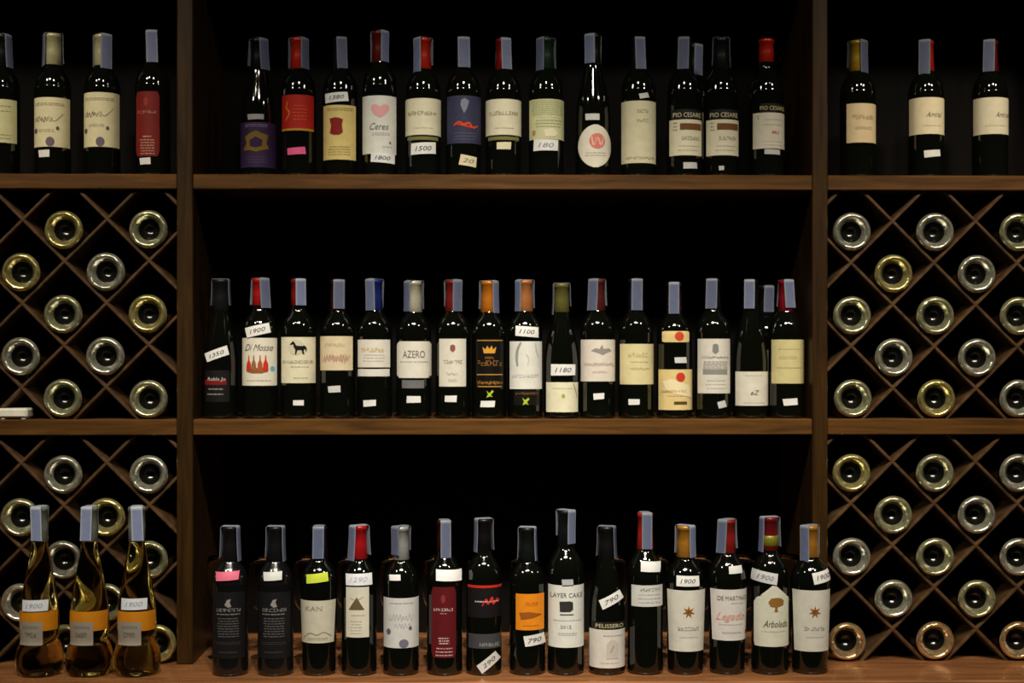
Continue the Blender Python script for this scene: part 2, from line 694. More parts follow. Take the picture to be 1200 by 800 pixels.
fill_rack('rack beside gold-capped star bottle', 'lying bottles in the rack beside the gold-capped star bottle', ln, CTR_Z,
          [[(1000, 551, 'y'), (1096, 552, 'g'), (1190, 555, 's')], [(1047, 602, 'g'), (1147, 604, 's')],
           [(1000, 650, 's'), (1097, 655, 'g'), (1190, 650, 's')], [(1050, 704, 's'), (1145, 704, 'g')],
           [(993, 752, 'a'), (1096, 752, 'a'), (1194, 747, 'a')]], False)

# ------------------------------------------------------------------ standing bottles
PROFILES = {
    'bordeaux': [(1.0, 0.02), (1.0, 0.30), (1.0, 0.585), (0.985, 0.63), (0.92, 0.675), (0.79, 0.712), (0.63, 0.742), (0.50, 0.768),
                 (0.43, 0.80), (0.41, 0.86), (0.40, 0.975)],
    'burgundy': [(1.0, 0.02), (1.0, 0.25), (1.0, 0.40), (0.985, 0.45), (0.92, 0.53), (0.80, 0.60), (0.66, 0.67), (0.53, 0.735),
                 (0.45, 0.79), (0.41, 0.86), (0.40, 0.975)],
    'tapered': [(0.90, 0.02), (0.93, 0.20), (0.98, 0.45), (1.0, 0.60), (0.98, 0.64), (0.91, 0.685), (0.78, 0.72), (0.62, 0.75), (0.49, 0.775),
                (0.42, 0.81), (0.39, 0.86), (0.385, 0.975)],
    'flask': [(0.88, 0.008), (0.96, 0.03), (1.0, 0.075), (0.985, 0.115), (0.91, 0.155), (0.825, 0.19), (0.795, 0.215), (0.81, 0.27), (0.815, 0.32), (0.80, 0.38),
              (0.745, 0.45), (0.64, 0.54), (0.53, 0.63), (0.42, 0.71), (0.355, 0.77), (0.335, 0.82), (0.33, 0.975)],
}
ROWS = {'top': (TOP_Z, 0.062), 'mid': (MID_Z, 0.062), 'low': (CTR_Z, -0.082), 'topback': (TOP_Z, 0.175), 'midback': (MID_Z, 0.175)}
SEAL_W = (134, 140, 152)
SEAL_B = (102, 110, 138)


class Bottle:
    def __init__(self, row, x, top, label, kind='bordeaux', R=20.5, cap=(20, 18, 18), cap_len=36, glass=None,
                 seal=None, tone=None, group='standing wine bottles', name='wine_bottle', cap_r=0.43, y=None, cap_lip=True):
        z0, yb = ROWS[row]
        if y is not None:
            yb = y
        self.yb, self.px, self.zb = yb, x, z0
        p = at(x, top, yb)
        self.k = scale_at(yb)
        self.R = R * self.k
        self.H = p.z - z0
        self.root = thing(name, label, 'bottle', (p.x, yb, z0 + 0.0004), group)
        H, Rr = self.H, self.R
        side = catmull([(a * Rr, b_ * H) for a, b_ in PROFILES[kind]], 4)
        self.side = side
        heel = [(0.0, 0.012), (0.45 * Rr, 0.008), (0.70 * Rr, 0.0012), (0.80 * Rr, 0.0), (side[0][0] * 0.93, 0.0006), (side[0][0] * 0.985, 0.0028)]
        lipr = side[-1][0]
        prof = heel + side + [(lipr, H * 0.99), (lipr * 0.9, H - 0.0006), (0.0, H - 0.0004)]
        v, f = lathe(prof, 40)
        self.body = obj('glass_body', v, f, glass or dark_glass(), self.root, True)
        self.cap_r = cap_r * Rr
        if cap:
            cr = max(self.cap_r, lipr + 0.0007)
            cl = cap_len * self.k
            cb = max(cr * 0.99, self.rad(H - cl) + 0.0005)
            pts = [(cb - 0.0006, H - cl), (cb, H - cl + 0.0006), (cr, H - cl * 0.55), (cr * 0.97, H - 0.0085)]
            if cap_lip:
                pts += [(cr * 1.05, H - 0.0075), (cr * 1.05, H - 0.0025)]
            pts += [(cr * 0.98, H + 0.0002), (cr * 0.85, H + 0.0010), (0.0, H + 0.0012)]
            v, f = lathe(pts, 32)
            self.cap = obj('capsule', v, f, foil(cap), self.root, True)
            self.cr = cr
        self.tone = tone
        if seal:
            self.add_seals(seal)
        self.cur = self.body
        self.nlayer = 0

    def rad(self, z):
        s = self.side
        if z <= s[0][1]:
            return s[0][0]
        for (r0, z0), (r1, z1) in zip(s, s[1:]):
            if z0 <= z <= z1:
                t = (z - z0) / (z1 - z0 + 1e-9)
                return r0 + (r1 - r0) * t
        return s[-1][0]

    def add_seals(self, spec):
        """tax-stamp strip folded over the mouth: (turn in degrees, front length px, width px, back length px)"""
        phi, ln_, wd, bl = (tuple(spec) + (36, 13, 30))[:4] if len(spec) < 4 else spec[:4]
        d = self.cr * 1.05 + 0.0010
        H = self.H
        path, nrm = [], []
        L = ln_ * self.k
        for i in range(7):
            t = i / 6
            path.append((d + 0.0020 * (1 - t) ** 2, H - L + (L - 0.004) * t))
            nrm.append((1, 0))
        for i in range(1, 8):
            a = i / 8 * math.pi / 2
            path.append((d - 0.004 + 0.004 * math.cos(a), H - 0.0025 + 0.0045 * math.sin(a)))
            nrm.append((math.cos(a), math.sin(a)))
        L2 = bl * self.k
        back = [(-x, z) for x, z in path[7:]][::-1]
        path = path + back
        nrm = nrm + [(-a, b_) for a, b_ in nrm[7:14]][::-1]
        for i in range(7):
            t = i / 6
            path.append((-d - 0.0018 * t * t, H - 0.004 - (L2 - 0.004) * t))
            nrm.append((-1, 0))
        tone = self.tone or random.choice((0.86, 0.93, 1.0, 1.08))
        sk = random.uniform(-0.0035, 0.0035)
        zt = H - 0.004

        def skewed(vs):
            return [(x, y + sk * max(0.0, (zt - z) / L) * (1 if x > 0 else -1), z) for x, y, z in vs]
        v, f = ribbon(path, nrm, wd * self.k, 0.0007, 6.0)
        v = skewed(v)
        o = obj('seal_strip', v, f, paper(tuple(int(c * tone) for c in SEAL_W), 0.35), self.root, False)
        fix_normals(o)
        o.rotation_euler = (0, 0, math.radians(phi) - math.pi / 2)
        pr = [(x + 0.0008, z) for x, z in path[:7]]
        v, f = ribbon(pr, nrm[:7], wd * self.k * 0.80, 0.0002, 6.0)
        v = skewed(v)
        q = obj('seal_print', v, f, paper(tuple(int(c * tone) for c in SEAL_B), 0.35), o, False)
        fix_normals(q)
        self.seal = o

    def cap_band(self, y0, y1, c, name='foil_band'):
        za, zb = (at(self.px, y, self.yb - self.cr).z - self.zb for y in (y1, y0))
        r = self.cr + 0.0007
        v, f = lathe([(r - 0.0006, za), (r, za + 0.0004), (r, zb - 0.0004), (r - 0.0006, zb)], 32)
        obj(name, v, f, foil(c), self.cap, True)
        return self

    # ---- flat print projected on the glass
    def to3(self, x, y, eps):
        z = at(self.px, y, self.yb - self.R).z - self.zb
        z = max(0.004, z)
        r = self.rad(z) + eps
        X = (x - self.px) * scale_at(self.yb - self.R * 0.8)
        lim = r * 0.992
        X = max(-lim, min(lim, X))
        return (X, -math.sqrt(max(0.0, r * r - X * X)), z)

    def put(self, name, vf, mat, eps, parent, smooth=False):
        v2, f = vf
        v = [self.to3(x, y, eps) for x, y in v2]
        fs = []
        for q in f:
            a, b_, c = (Vector(v[i]) for i in q[:3])
            n = (b_ - a).cross(c - a)
            ctr = Vector((a.x, a.y, 0))
            fs.append(tuple(q) if n.dot(ctr) >= 0 else tuple(q)[::-1])
        return obj(name, v, fs, mat, parent, smooth)

    def label(self, x0, x1, y0, y1, c, shape='rect', name='front_label', rough=0.55):
        v, f = [], []
        nu, nv = 18, 14
        for j in range(nv + 1):
            t = j / nv
            if shape == 'oval':
                t = 0.5 - 0.5 * math.cos(math.pi * t)
            w = shape_width(shape, t)
            for i in range(nu + 1):
                u = (i / nu - 0.5) * w + 0.5
                v.append((x0 + (x1 - x0) * u, y0 + (y1 - y0) * t))
        for j in range(nv):
            for i in range(nu):
                a = j * (nu + 1) + i
                f.append((a, a + 1, a + nu + 2, a + nu + 1))
        self.nlayer += 1
        self.eps = 0.0004 + 0.0002 * self.nlayer
        self.cur = self.put(name, (v, f), paper(c, rough), self.eps, self.root, True)
        self.peps = self.eps + 0.0006
        return self

    def _onto(self):
        return (self.cur if self.cur is not self.body else self.root), getattr(self, 'peps', 0.0010)

    def text(self, cx, cy, h, s, c, shear=0.0, w=None, rot=0.0, name='lettering'):
        v, f, tw = text_mesh(s, shear)
        sx = h if w is None else w / tw
        ca, sa = math.cos(math.radians(rot)), math.sin(math.radians(rot))
        v2 = []
        for x, y in v:
            X, Y = x * sx, -y * h
            v2.append((cx + X * ca + Y * sa, cy - X * sa + Y * ca))
        par, e = self._onto()
        self.put(name, (v2, f), ink(c), e + 0.0001, par)
        return self

    def fine(self, x0, x1, y0, y1, n, c, th=0.8, name='small_print'):
        """rows of print too small to read"""
        v, f = [], []
        for i in range(n):
            y = y0 + (y1 - y0) * (i / max(1, n - 1))
            x = x0 + random.uniform(0, 2)
            while x < x1:
                w = random.uniform(1.2, 4.5)
                xe = min(x + w, x1)
                b_ = len(v)
                v += [(x, y - th / 2), (xe, y - th / 2), (xe, y + th / 2), (x, y + th / 2)]
                f.append((b_, b_ + 1, b_ + 2, b_ + 3))
                x = xe + random.uniform(0.5, 1.1)
        par, e = self._onto()
        self.put(name, (v, f), ink(c), e, par)
        return self

    def word(self, cx, cy, h, n, c, w, name='lettering'):
        """a printed word too blurred to read: letter-sized marks in a row"""
        v, f = [], []
        cw = w / n
        r = random.Random(int(cx * 7 + cy))
        for k in range(n):
            x0, x1 = cx - w / 2 + k * cw + cw * 0.10, cx - w / 2 + (k + 1) * cw - cw * 0.12
            y0, y1, t, q = cy - h / 2, cy + h / 2, max(0.5, h * 0.16), max(0.5, cw * 0.22)
            seg = [(x0, y0, x0 + q, y1), (x1 - q, y0, x1, y1), (x0, y0, x1, y0 + t), (x0, y1 - t, x1, y1), (x0, cy - t / 2, x1, cy + t / 2)]
            for a in r.sample(seg, r.choice((2, 3, 3))):
                b_ = len(v)
                v += [(a[0], a[1]), (a[2], a[1]), (a[2], a[3]), (a[0], a[3])]
                f.append((b_, b_ + 1, b_ + 2, b_ + 3))
        par, e = self._onto()
        self.put(name, (v, f), ink(c), e + 0.0001, par)
        return self

    def bar(self, x0, x1, y0, y1, c, name='printed_band'):
        par, e = self._onto()
        self.put(name, quad_grid((x0, y0), (x1, y0), (x1, y1), (x0, y1), 12, 2), ink(c), e, par, True)
        return self

    def poly(self, pts, c, name='emblem', rings=2, lift=0.0):
        par, e = self._onto()
        self.put(name, tri_fan(pts, rings), ink(c), e + lift, par)
        return self

    def disc(self, cx, cy, rx, ry, c, name='emblem', n=18, lift=0.0):
        return self.poly([(cx + rx * math.cos(2 * math.pi * i / n), cy + ry * math.sin(2 * math.pi * i / n)) for i in range(n)], c, name, 2, lift)

    def star(self, cx, cy, r, c, n=8, inner=0.42):
        pts = []
        for i in range(2 * n):
            q = r if i % 2 == 0 else r * inner
            a = math.pi * i / n - math.pi / 2
            pts.append((cx + q * math.cos(a), cy + q * math.sin(a)))
        return self.poly(pts, c, 'star_emblem')

    def stroke(self, pts, w, c, name='pen_stroke'):
        if len(pts) > 2:
            pts = smooth_line(pts)
        v, f = [], []
        for i, (x, y) in enumerate(pts):
            a = pts[max(0, i - 1)]
            b_ = pts[min(len(pts) - 1, i + 1)]
            dx, dy = b_[0] - a[0], b_[1] - a[1]
            L = math.hypot(dx, dy) or 1
            ww = w * (0.6 + 0.4 * math.sin(math.pi * i / max(1, len(pts) - 1)))
            nx, ny = -dy / L * ww / 2, dx / L * ww / 2
            v += [(x + nx, y + ny), (x - nx, y - ny)]
            if i:
                q = 2 * i
                f.append((q - 2, q - 1, q + 1, q))
        par, e = self._onto()
        self.put(name, (v, f), ink(c), e, par)
        return self

    def tag(self, cx, cy, w, h, rot=0, c=(232, 232, 228), s=None, tc=(50, 50, 60)):
        """hand-cut price sticker"""
        ca, sa = math.cos(math.radians(rot)), math.sin(math.radians(rot))
        jit = [random.uniform(-0.6, 0.6) for _ in range(8)]
        q = []
        for i, (ux, uy) in enumerate(((-0.5, -0.5), (0.5, -0.5), (0.5, 0.5), (-0.5, 0.5))):
            X, Y = ux * w + jit[2 * i], uy * h + jit[2 * i + 1] * 0.6
            q.append((cx + X * ca + Y * sa, cy - X * sa + Y * ca))
        t = self.put('price_tag', quad_grid(q[0], q[1], q[2], q[3], 10, 4), paper(c, 0.5), 0.0026, self.root, True)
        if s:
            v, f, tw = text_mesh(s, 0.25)
            v2 = []
            for x, y in v:
                X, Y = x * (w * 0.66 / tw), -y * h * 0.42
                v2.append((cx + X * ca + Y * sa, cy - X * sa + Y * ca))
            self.put('handwriting', (v2, f), ink(tc), 0.0031, t)
        return self


def smooth_line(pts, n=4):
    out = []
    for i in range(len(pts) - 1):
        p0, p1, p2, p3 = pts[max(i - 1, 0)], pts[i], pts[i + 1], pts[min(i + 2, len(pts) - 1)]
        for k in range(n):
            t = k / n
            out.append(tuple(0.5 * ((2 * p1[a]) + (-p0[a] + p2[a]) * t + (2 * p0[a] - 5 * p1[a] + 4 * p2[a] - p3[a]) * t * t
                                    + (-p0[a] + 3 * p1[a] - 3 * p2[a] + p3[a]) * t ** 3) for a in (0, 1)))
    out.append(pts[-1])
    return out


def scribble(cx, cy, w, h, n=7, seed=1):
    """looping handwriting-like line"""
    r = random.Random(seed)
    pts = []
    for i in range(n * 2 + 1):
        t = i / (n * 2)
        pts.append((cx - w / 2 + w * t + r.uniform(-0.6, 0.6), cy + (h / 2 if i % 2 else -h / 2) * r.uniform(0.4, 1.0)))
    return pts


CREAM = (222, 212, 170)
CREAM2 = (226, 220, 190)
WHITE = (226, 226, 214)
GREY = (120, 118, 110)
DK = (46, 42, 40)
WINE = (96, 20, 24)
RED = (196, 34, 26)
GOLD = (190, 140, 50)
BLACK = (16, 15, 16)
TAG = (232, 232, 228)

TLG = 'bottles on the top shelf beside the left bay post'
# ---------------- upper shelf, bay with four bottles
G = 'bottles on the upper shelf above the white box rack'
b = Bottle('top', 2, 42, 'black-capped bottle with plain cream label at the far end from the red-label bottle', cap=(22, 24, 22), seal=(70, 38, 12, 34), group=G)
b.label(-17, 22, 116, 167, (206, 204, 156)).fine(-8, 18, 124, 130, 2, (150, 140, 100)).fine(-4, 18, 158, 162, 2, (150, 140, 100))
for x, top, y0, tag_, seal, lab in ((62, 41, 114, True, (-62, 38, 14, 34), 'cream-capped bottle with dotted cream label and white tag near the base'),
                                    (120, 42, 108, False, (42, 40, 14, 36), 'cream-capped bottle with dotted cream label, no tag, beside the dark-red label bottle')):
    b = Bottle('top', x, top, lab, cap=(214, 208, 160), seal=seal, cap_r=0.46, group=G)
    b.label(x - 21, x + 21, y0, 172, (224, 216, 176)).fine(x - 17, x + 17, y0 + 7, y0 + 9, 2, (150, 140, 110))
    b.stroke(scribble(x - 6, y0 + 26, 22, 8, 6, x), 0.8, (120, 112, 96)).stroke([(x + 2, y0 + 22), (x + 8, y0 + 28), (x + 17, y0 + 18)], 0.7, (130, 120, 100))
    b.disc(x - 15, 153, 2.4, 3, (96, 88, 76)).disc(x + 11, 150, 1.7, 2.2, (96, 88, 76)).disc(x + 3, 166, 5, 5.6, (112, 98, 112))
    b.fine(x - 12, x + 8, y0 + 38, y0 + 40, 2, (170, 160, 130))
    if tag_:
        b.tag(58, 180, 13, 8, 2)
b = Bottle('top', 179, 38, 'bottle with dark red rounded label and stamp strip, beside the post', cap=(18, 16, 18), seal=(4, 37, 13, 30), group=G)
b.label(163, 191, 107, 183, (120, 30, 26), 'round').disc(176, 119, 2.6, 5, (150, 60, 40)).word(176.5, 131.5, 3.2, 8, (190, 140, 120), 22)
b.fine(168, 186, 164, 180, 6, (196, 150, 130), 1.1).fine(171, 183, 160, 160, 1, (196, 150, 130), 1.6)
b.tag(175, 189, 13, 8, 3)

# ---------------- upper shelf, wide centre bay
G = 'bottles on the upper shelf of the wide centre bay'
b = Bottle('top', 303, 47, 'bottle with purple label and gold crest ornament', kind='burgundy', cap=(22, 20, 24), seal=(48, 36, 13, 30), group=G)
b.label(283, 324, 143, 196, (50, 33, 66)).fine(290, 316, 146, 148, 2, (140, 120, 160))
b.poly([(290, 160), (296, 156), (303, 153), (310, 156), (317, 158), (315, 168), (318, 174), (310, 176), (303, 178), (296, 176), (288, 176), (292, 168)], (120, 94, 36))
b.poly([(296, 164), (303, 160), (311, 164), (310, 171), (303, 173), (296, 171)], (48, 30, 64), lift=0.0003).fine(292, 315, 184, 190, 3, (92, 70, 112))
b.tag(303, 137, 19, 6, 0, (160, 160, 158))
b = Bottle('top', 350, 46, 'red-capped bottle with red label and pink price tag', cap=(206, 44, 22), seal=(58, 36, 14, 34), group=G)
b.label(332, 369, 111, 153, (176, 34, 20)).stroke([(340, 118), (338, 126), (342, 132), (337, 141)], 1.6, (206, 130, 40)).fine(345, 362, 124, 140, 5, (214, 90, 40), 1.0)
b.bar(332, 369, 150.5, 153, (190, 140, 50))
b.tag(350, 177, 21, 8, 4, (236, 96, 150))
b = Bottle('top', 399, 46, 'bottle with yellow label bearing a dark red wax seal', cap=(26, 26, 20), seal=(14, 36, 12, 30), group=G)
b.label(380, 418, 123, 187, (220, 198, 126)).fine(384, 415, 127, 129, 2, (150, 130, 80)).fine(386, 412, 172, 181, 4, (150, 130, 80))
b.poly([(388, 139), (394, 137.5), (400, 138), (404, 140), (403, 147), (404, 155), (400, 158), (393, 158), (388.5, 156), (390, 147)], (134, 34, 24), 'wax_seal')
b.tag(396.5, 114, 27, 11, 5, s='1380')
b = Bottle('top', 445, 38, 'tall bottle with white label showing a pink heart', cap=(110, 26, 24), seal=(46, 36, 12, 34), group=G)
b.label(425.5, 465, 112, 180, (222, 222, 212))
b.poly([(447, 138), (440, 134), (436.5, 128), (437, 123), (442, 122), (447, 125), (452, 122), (457, 123), (457.5, 128), (453, 134)], (232, 168, 168), 'heart_emblem')
b.text(446, 148, 8, 'Ceres', (110, 110, 106), 0.35, 22).fine(437, 458, 156, 158, 2, (170, 168, 160)).fine(449, 461, 172, 172, 1, (170, 168, 160)).disc(458.5, 167, 1, 1.6, (150, 50, 40))
b.tag(450, 185, 27, 11, -3, s='1800')
b = Bottle('top', 496, 46, 'red-capped bottle, cream label over a large handwritten tag reading 1500', cap=(204, 44, 24), seal=(-48, 40, 13, 30), group=G)
b.label(475, 517, 115, 158, CREAM2).word(496, 132.5, 4.4, 9, (150, 144, 116), 34).fine(484, 508, 150, 151, 1, (180, 172, 140)).bar(478, 514, 160, 164, (120, 120, 70))
b.tag(497, 174, 29, 13, 3, s='1500')
b = Bottle('top', 543, 46, 'bottle with dark blue label, silver crest and red script', cap=(24, 24, 28), seal=(4, 35, 14, 30), group=G)
b.label(524, 565, 112, 168, (54, 56, 82)).poly([(541, 117), (545, 115), (550, 118), (549, 123), (547, 129), (544, 133), (542, 128), (540, 123)], (132, 134, 150))
b.stroke([(532, 147), (538, 143), (544, 146), (550, 144), (554, 149), (560, 147)], 2.6, (226, 70, 34)).stroke([(534, 145), (548, 148), (557, 150)], 1.6, (226, 70, 34)).fine(532, 558, 156, 163, 3, (100, 102, 124))
b.tag(549, 188.5, 20, 12, -8, (226, 214, 178), '20', (120, 110, 90))
b = Bottle('top', 590, 47, 'dark-red-capped bottle with cream label and a small cream tag', cap=(150, 26, 22), seal=(18, 36, 12, 30), group=G)
b.label(568.5, 611, 116, 158, CREAM2).word(590, 132.5, 4.4, 9, (150, 144, 116), 34).fine(578, 602, 150, 151, 1, (180, 172, 140)).bar(572, 608, 160, 164, (120, 120, 70))
b.tag(590, 171, 17, 8, 1, (226, 216, 184))
b = Bottle('top', 640, 46, 'green-capped bottle with pale green patterned label', cap=(30, 52, 38), seal=(-50, 38, 13, 34), group=G)
b.label(620, 661, 116, 163, (206, 206, 160)).fine(622, 659, 118, 134, 8, (168, 176, 124), 0.9).fine(626, 657, 141, 148, 3, (150, 156, 112)).bar(630, 656, 136, 137, (226, 222, 190))
b.poly([(637, 152), (648, 150), (654, 155), (650, 160), (638, 160)], (232, 224, 186)).disc(625, 155, 2, 3, (190, 130, 90))
b.tag(639, 170, 28, 13, -1, s='180', tc=(150, 150, 150))
b = Bottle('top', 695, 42, 'slope-shouldered bottle with white oval label and red emblem', kind='burgundy', cap=(26, 32, 24), seal=(-30, 34, 13, 32), group=G)
b.label(676.5, 716, 146, 196, (228, 222, 202), 'oval').disc(698.5, 165, 9.5, 9, (222, 130, 112)).stroke([(692, 160), (694, 170), (699, 161), (703, 170), (706, 160)], 1.6, (236, 210, 196)).stroke([(693, 171), (704, 172)], 1.2, (214, 90, 70)).fine(684, 709, 179, 182, 2, (176, 168, 150))
b.tag(693, 137, 17, 7, 0, (206, 206, 200))
b = Bottle('top', 748, 46, 'bottle with tall plain cream label and small tag above it', cap=(26, 26, 28), seal=(6, 37, 12, 30), group=G)
b.label(727.5, 768, 118, 191, (212, 206, 172)).word(751, 130, 3.6, 5, (160, 152, 120), 14).word(751, 141, 3.4, 4, (170, 160, 128), 14).word(748, 185, 2.8, 9, (166, 158, 122), 34)
b.tag(752.5, 112, 11, 6, 10, (200, 200, 196))
for x, lab, seal, tg in ((802, 'bottle with brown-banded cream label and a stamp strip on its neck', (-12, 37, 13, 30), (806, 194, 17, 7)),
                         (845, 'dark-capped bottle with brown-banded cream label, seal wrapped edge-on', (84, 34, 12, 32), (842, 197, 6, 5))):
    b = Bottle('top', x, 46, lab, cap=(28, 28, 28), seal=seal, group=G)
    b.label(x - 16, x + 18, 128, 139, (22, 20, 20), 'rect', 'neck_band').text(x + 1, 134.5, 5.4, 'PIO CESARE', (220, 206, 170), 0, 33)
    b.label(x - 19, x + 19, 140, 182, CREAM2).bar(x - 8, x + 18, 144.5, 152, (118, 76, 42)).fine(x - 16, x - 11, 144, 152, 3, (110, 80, 70)).word(x + 5, 162, 4, 7, (160, 150, 130), 22).fine(x - 10, x + 14, 171, 176, 2, (190, 180, 150))
    b.tag(tg[0], tg[1], tg[2], tg[3], 0, (196, 196, 192))
b = Bottle('top', 898, 47, 'bright-red-capped bottle with cream label, no stamp strip', cap=(206, 40, 26), cap_len=27, group=G)
b.label(888, 919, 121, 132, (22, 20, 20), 'rect', 'neck_band').text(902, 126.5, 4.8, 'PIO CESARE', (206, 192, 120), 0, 30)
b.label(880, 918, 132, 174, (220, 214, 194)).word(905, 155, 3.6, 3, (204, 60, 50), 9).fine(884, 886, 136, 144, 4, (110, 80, 70)).fine(890, 914, 140, 146, 2, (190, 182, 160)).fine(890, 914, 166, 170, 2, (190, 182, 160))
b.tag(901, 178, 19, 6, 0, (196, 196, 192))
b = Bottle('topback', 813, 54, 'bottle half hidden behind the two brown-banded labels', cap=(30, 30, 30), seal=(30, 36, 12, 30), group=G)
b.label(800, 826, 132, 186, (170, 164, 140))

# ---------------- upper shelf, bay with three bottles
G = 'bottles on the upper shelf above the three-column rack'
b = Bottle('top', 1005, 49, 'yellow-capped bottle with cream label beside the post', cap=(176, 140, 40), seal=(38, 38, 13, 30), group=G)
b.label(988.5, 1025, 121, 167, (226, 204, 162)).word(1007, 137, 5, 7, (186, 164, 124), 26).fine(996, 1018, 149, 151, 2, (176, 154, 116))
b = Bottle('top', 1085, 49, 'red-capped bottle with cream script label and white tag low down', cap=(196, 40, 34), seal=(-26, 40, 13, 36), group=G)
b.label(1064, 1105.5, 114, 157, (232, 220, 184)).text(1089, 134, 6, 'Amiral', (110, 96, 84), 0.45, 20).fine(1074, 1098, 147, 148, 1, (196, 182, 150))
b.tag(1086, 180, 19, 8, 5)
b = Bottle('top', 1160, 49, 'dark-red-capped bottle with cream script label and no tag', cap=(120, 28, 28), seal=(-24, 37, 13, 36), group=G)
b.label(1138, 1181.5, 114, 157, (222, 214, 186)).text(1169, 134, 6, 'Amiral', (110, 96, 84), 0.45, 20).fine(1148, 1174, 147, 148, 1, (190, 180, 150))

# ---------------- middle shelf
G = 'bottles on the middle shelf'
b = Bottle('mid', 259, 328, 'all-black slope-shouldered bottle with tilted white tag and red stripe', kind='burgundy', cap=(34, 34, 36), seal=(90, 30, 12, 30), group=G)
b.cap_band(356, 360, (104, 104, 112))
b.label(243, 272, 434, 471, (22, 20, 22), rough=0.5).bar(243, 269, 445, 451, (120, 24, 26)).text(257.5, 444, 4, 'Roble Jo', (206, 200, 196), 0.1, 21).fine(246, 266, 456, 462, 2, (150, 146, 146), 1.2)
b.tag(257.5, 415, 28, 11, 20, s='1350')
b = Bottle('mid', 305, 327, 'red-capped bottle, white label with red castle drawing, tilted tag', cap=(204, 34, 30), cap_len=31, seal=(40, 34, 13, 30), group=G)
b.label(285, 325.5, 396, 452, (226, 222, 204)).text(306, 407, 8, 'Di Mosse', (110, 106, 98), 0.5, 33)
b.poly([(291.5, 431), (317.5, 431), (317, 435.5), (310, 437.5), (299, 437.5), (292, 435.5)], (150, 92, 52))
for q, cc in ((294.6, (200, 54, 36)), (300.8, (146, 104, 64)), (308.2, (176, 84, 52)), (314.4, (204, 50, 34))):
    b.poly([(q - 3.2, 434), (q - 2.6, 426), (q - 0.9, 422), (q - 0.6, 416.5), (q + 0.6, 416.5), (q + 0.9, 422), (q + 2.6, 426), (q + 3.2, 434)], cc, lift=0.0003)
b.disc(321.5, 432, 2.4, 3, (110, 170, 206)).fine(291, 320, 446, 447, 1, (160, 150, 130))
b.tag(305, 387, 28, 12, 13, s='1900')
b = Bottle('mid', 350, 328, 'bottle with cream label showing a black horse', cap=(160, 28, 28), cap_len=30, seal=(22, 30, 12, 28), group=G)
b.label(331, 370.5, 395, 449, (224, 218, 188)).disc(350, 407, 9.5, 9, (206, 200, 172))
b.poly([(345, 401), (346, 399.5), (348.5, 402), (350, 405), (356, 405.5), (360, 405), (362, 408), (361.5, 413), (360, 408.5), (358.5, 411), (359.5, 415), (357.5, 415), (356, 410.5), (351.5, 410.5), (350, 415.5), (348.5, 415), (349, 410), (347, 407), (346.5, 403.5), (343.5, 404.5), (342.5, 403.5)], BLACK, 'horse_emblem', 1, 0.0003)
b.word(350.5, 424, 3.4, 12, (160, 154, 132), 36).fine(342, 364, 430, 431, 1, (160, 154, 130)).fine(346, 364, 443, 444, 1, (160, 154, 130))
b.tag(352.5, 472, 12, 6.5, 0)
b = Bottle('mid', 396, 329, 'bottle with cream label covered in brown script, white strip on neck', cap=(60, 24, 24), seal=(14, 33, 13, 30), group=G)
b.label(376, 414.5, 394, 434, (220, 204, 170)).stroke(scribble(395, 420, 32, 11, 10, 3), 0.9, (186, 146, 126)).stroke(scribble(396, 419, 28, 9, 9, 5), 0.6, (176, 136, 120)).stroke(scribble(394, 404, 24, 5, 7, 9), 0.7, (186, 168, 132))
b.tag(394, 456, 15, 7.5, 3, (206, 206, 204))
b = Bottle('mid', 439, 328, 'blue-capped bottle with white label in two strips', cap=(34, 48, 128), seal=(-32, 36, 13, 32), group=G)
b.label(420, 458, 398, 430.5, (222, 218, 206)).word(438, 410, 4.6, 8, (204, 172, 110), 27).fine(426, 452, 416, 423, 3, (190, 184, 170))
b.label(420, 457.5, 432.5, 441, (220, 218, 208), 'rect', 'lower_label')
b.tag(435, 472.5, 15, 7.5, 4)
b = Bottle('mid', 485, 330, 'cream-capped bottle, rounded white label with large capital letters', cap=(206, 202, 176), seal=(-54, 35, 13, 32), group=G)
b.label(465.5, 506.5, 400, 443, (222, 218, 204), 'round').text(486, 415, 8.5, 'AZERO', (110, 108, 104), 0, 26).fine(469, 503, 424, 425, 1, (160, 156, 146))
b.label(472, 498, 445.5, 455, (110, 110, 112), 'rect', 'lower_label')
b.tag(486, 468, 16, 8, 0)
b = Bottle('mid', 531, 329, 'dark-red-capped bottle with narrow white label and small red crest', cap=(140, 36, 32), seal=(36, 36, 13, 30), group=G)
b.label(515, 546.5, 397, 453, (220, 216, 200)).poly([(528, 405), (531, 403.5), (534, 405), (534, 410), (531, 413), (528, 410)], (146, 84, 80)).word(531, 424, 4, 7, (150, 146, 138), 23).word(530, 438, 3, 5, (180, 176, 160), 14).fine(525, 536, 445, 447, 2, (190, 180, 150))
b.tag(529, 467.5, 13.5, 7.5, 0)
b = Bottle('mid', 573, 330, 'orange-capped bottle with black label and gold crown', cap=(222, 130, 34), seal=(56, 37, 12, 32), group=G)
b.label(558, 590, 397, 455, (18, 16, 14), rough=0.4)
for (a, c_, y_) in ((559, 589, 399), (559, 589, 439), (560, 588, 453)):
    b.bar(a, c_, y_ - 0.5, y_ + 0.5, GOLD)
b.poly([(567, 414), (565.5, 406.5), (569, 409.5), (571, 405), (573.5, 409), (576, 405), (578, 409.5), (581.5, 406.5), (580, 414)], (214, 156, 56), 'crown_emblem', 1).word(574, 419.5, 2.6, 4, (150, 104, 40), 11).word(574, 425.5, 6, 8, (140, 96, 40), 29).stroke(scribble(574, 448.5, 29, 5, 10, 21), 1.0, (150, 104, 44))
b.poly([(570, 458), (573.5, 461), (577, 457), (578.5, 459), (575, 463), (578, 465.5), (574, 464.5), (570, 466), (572, 462)], (176, 196, 54), 'green_sprig', 1)
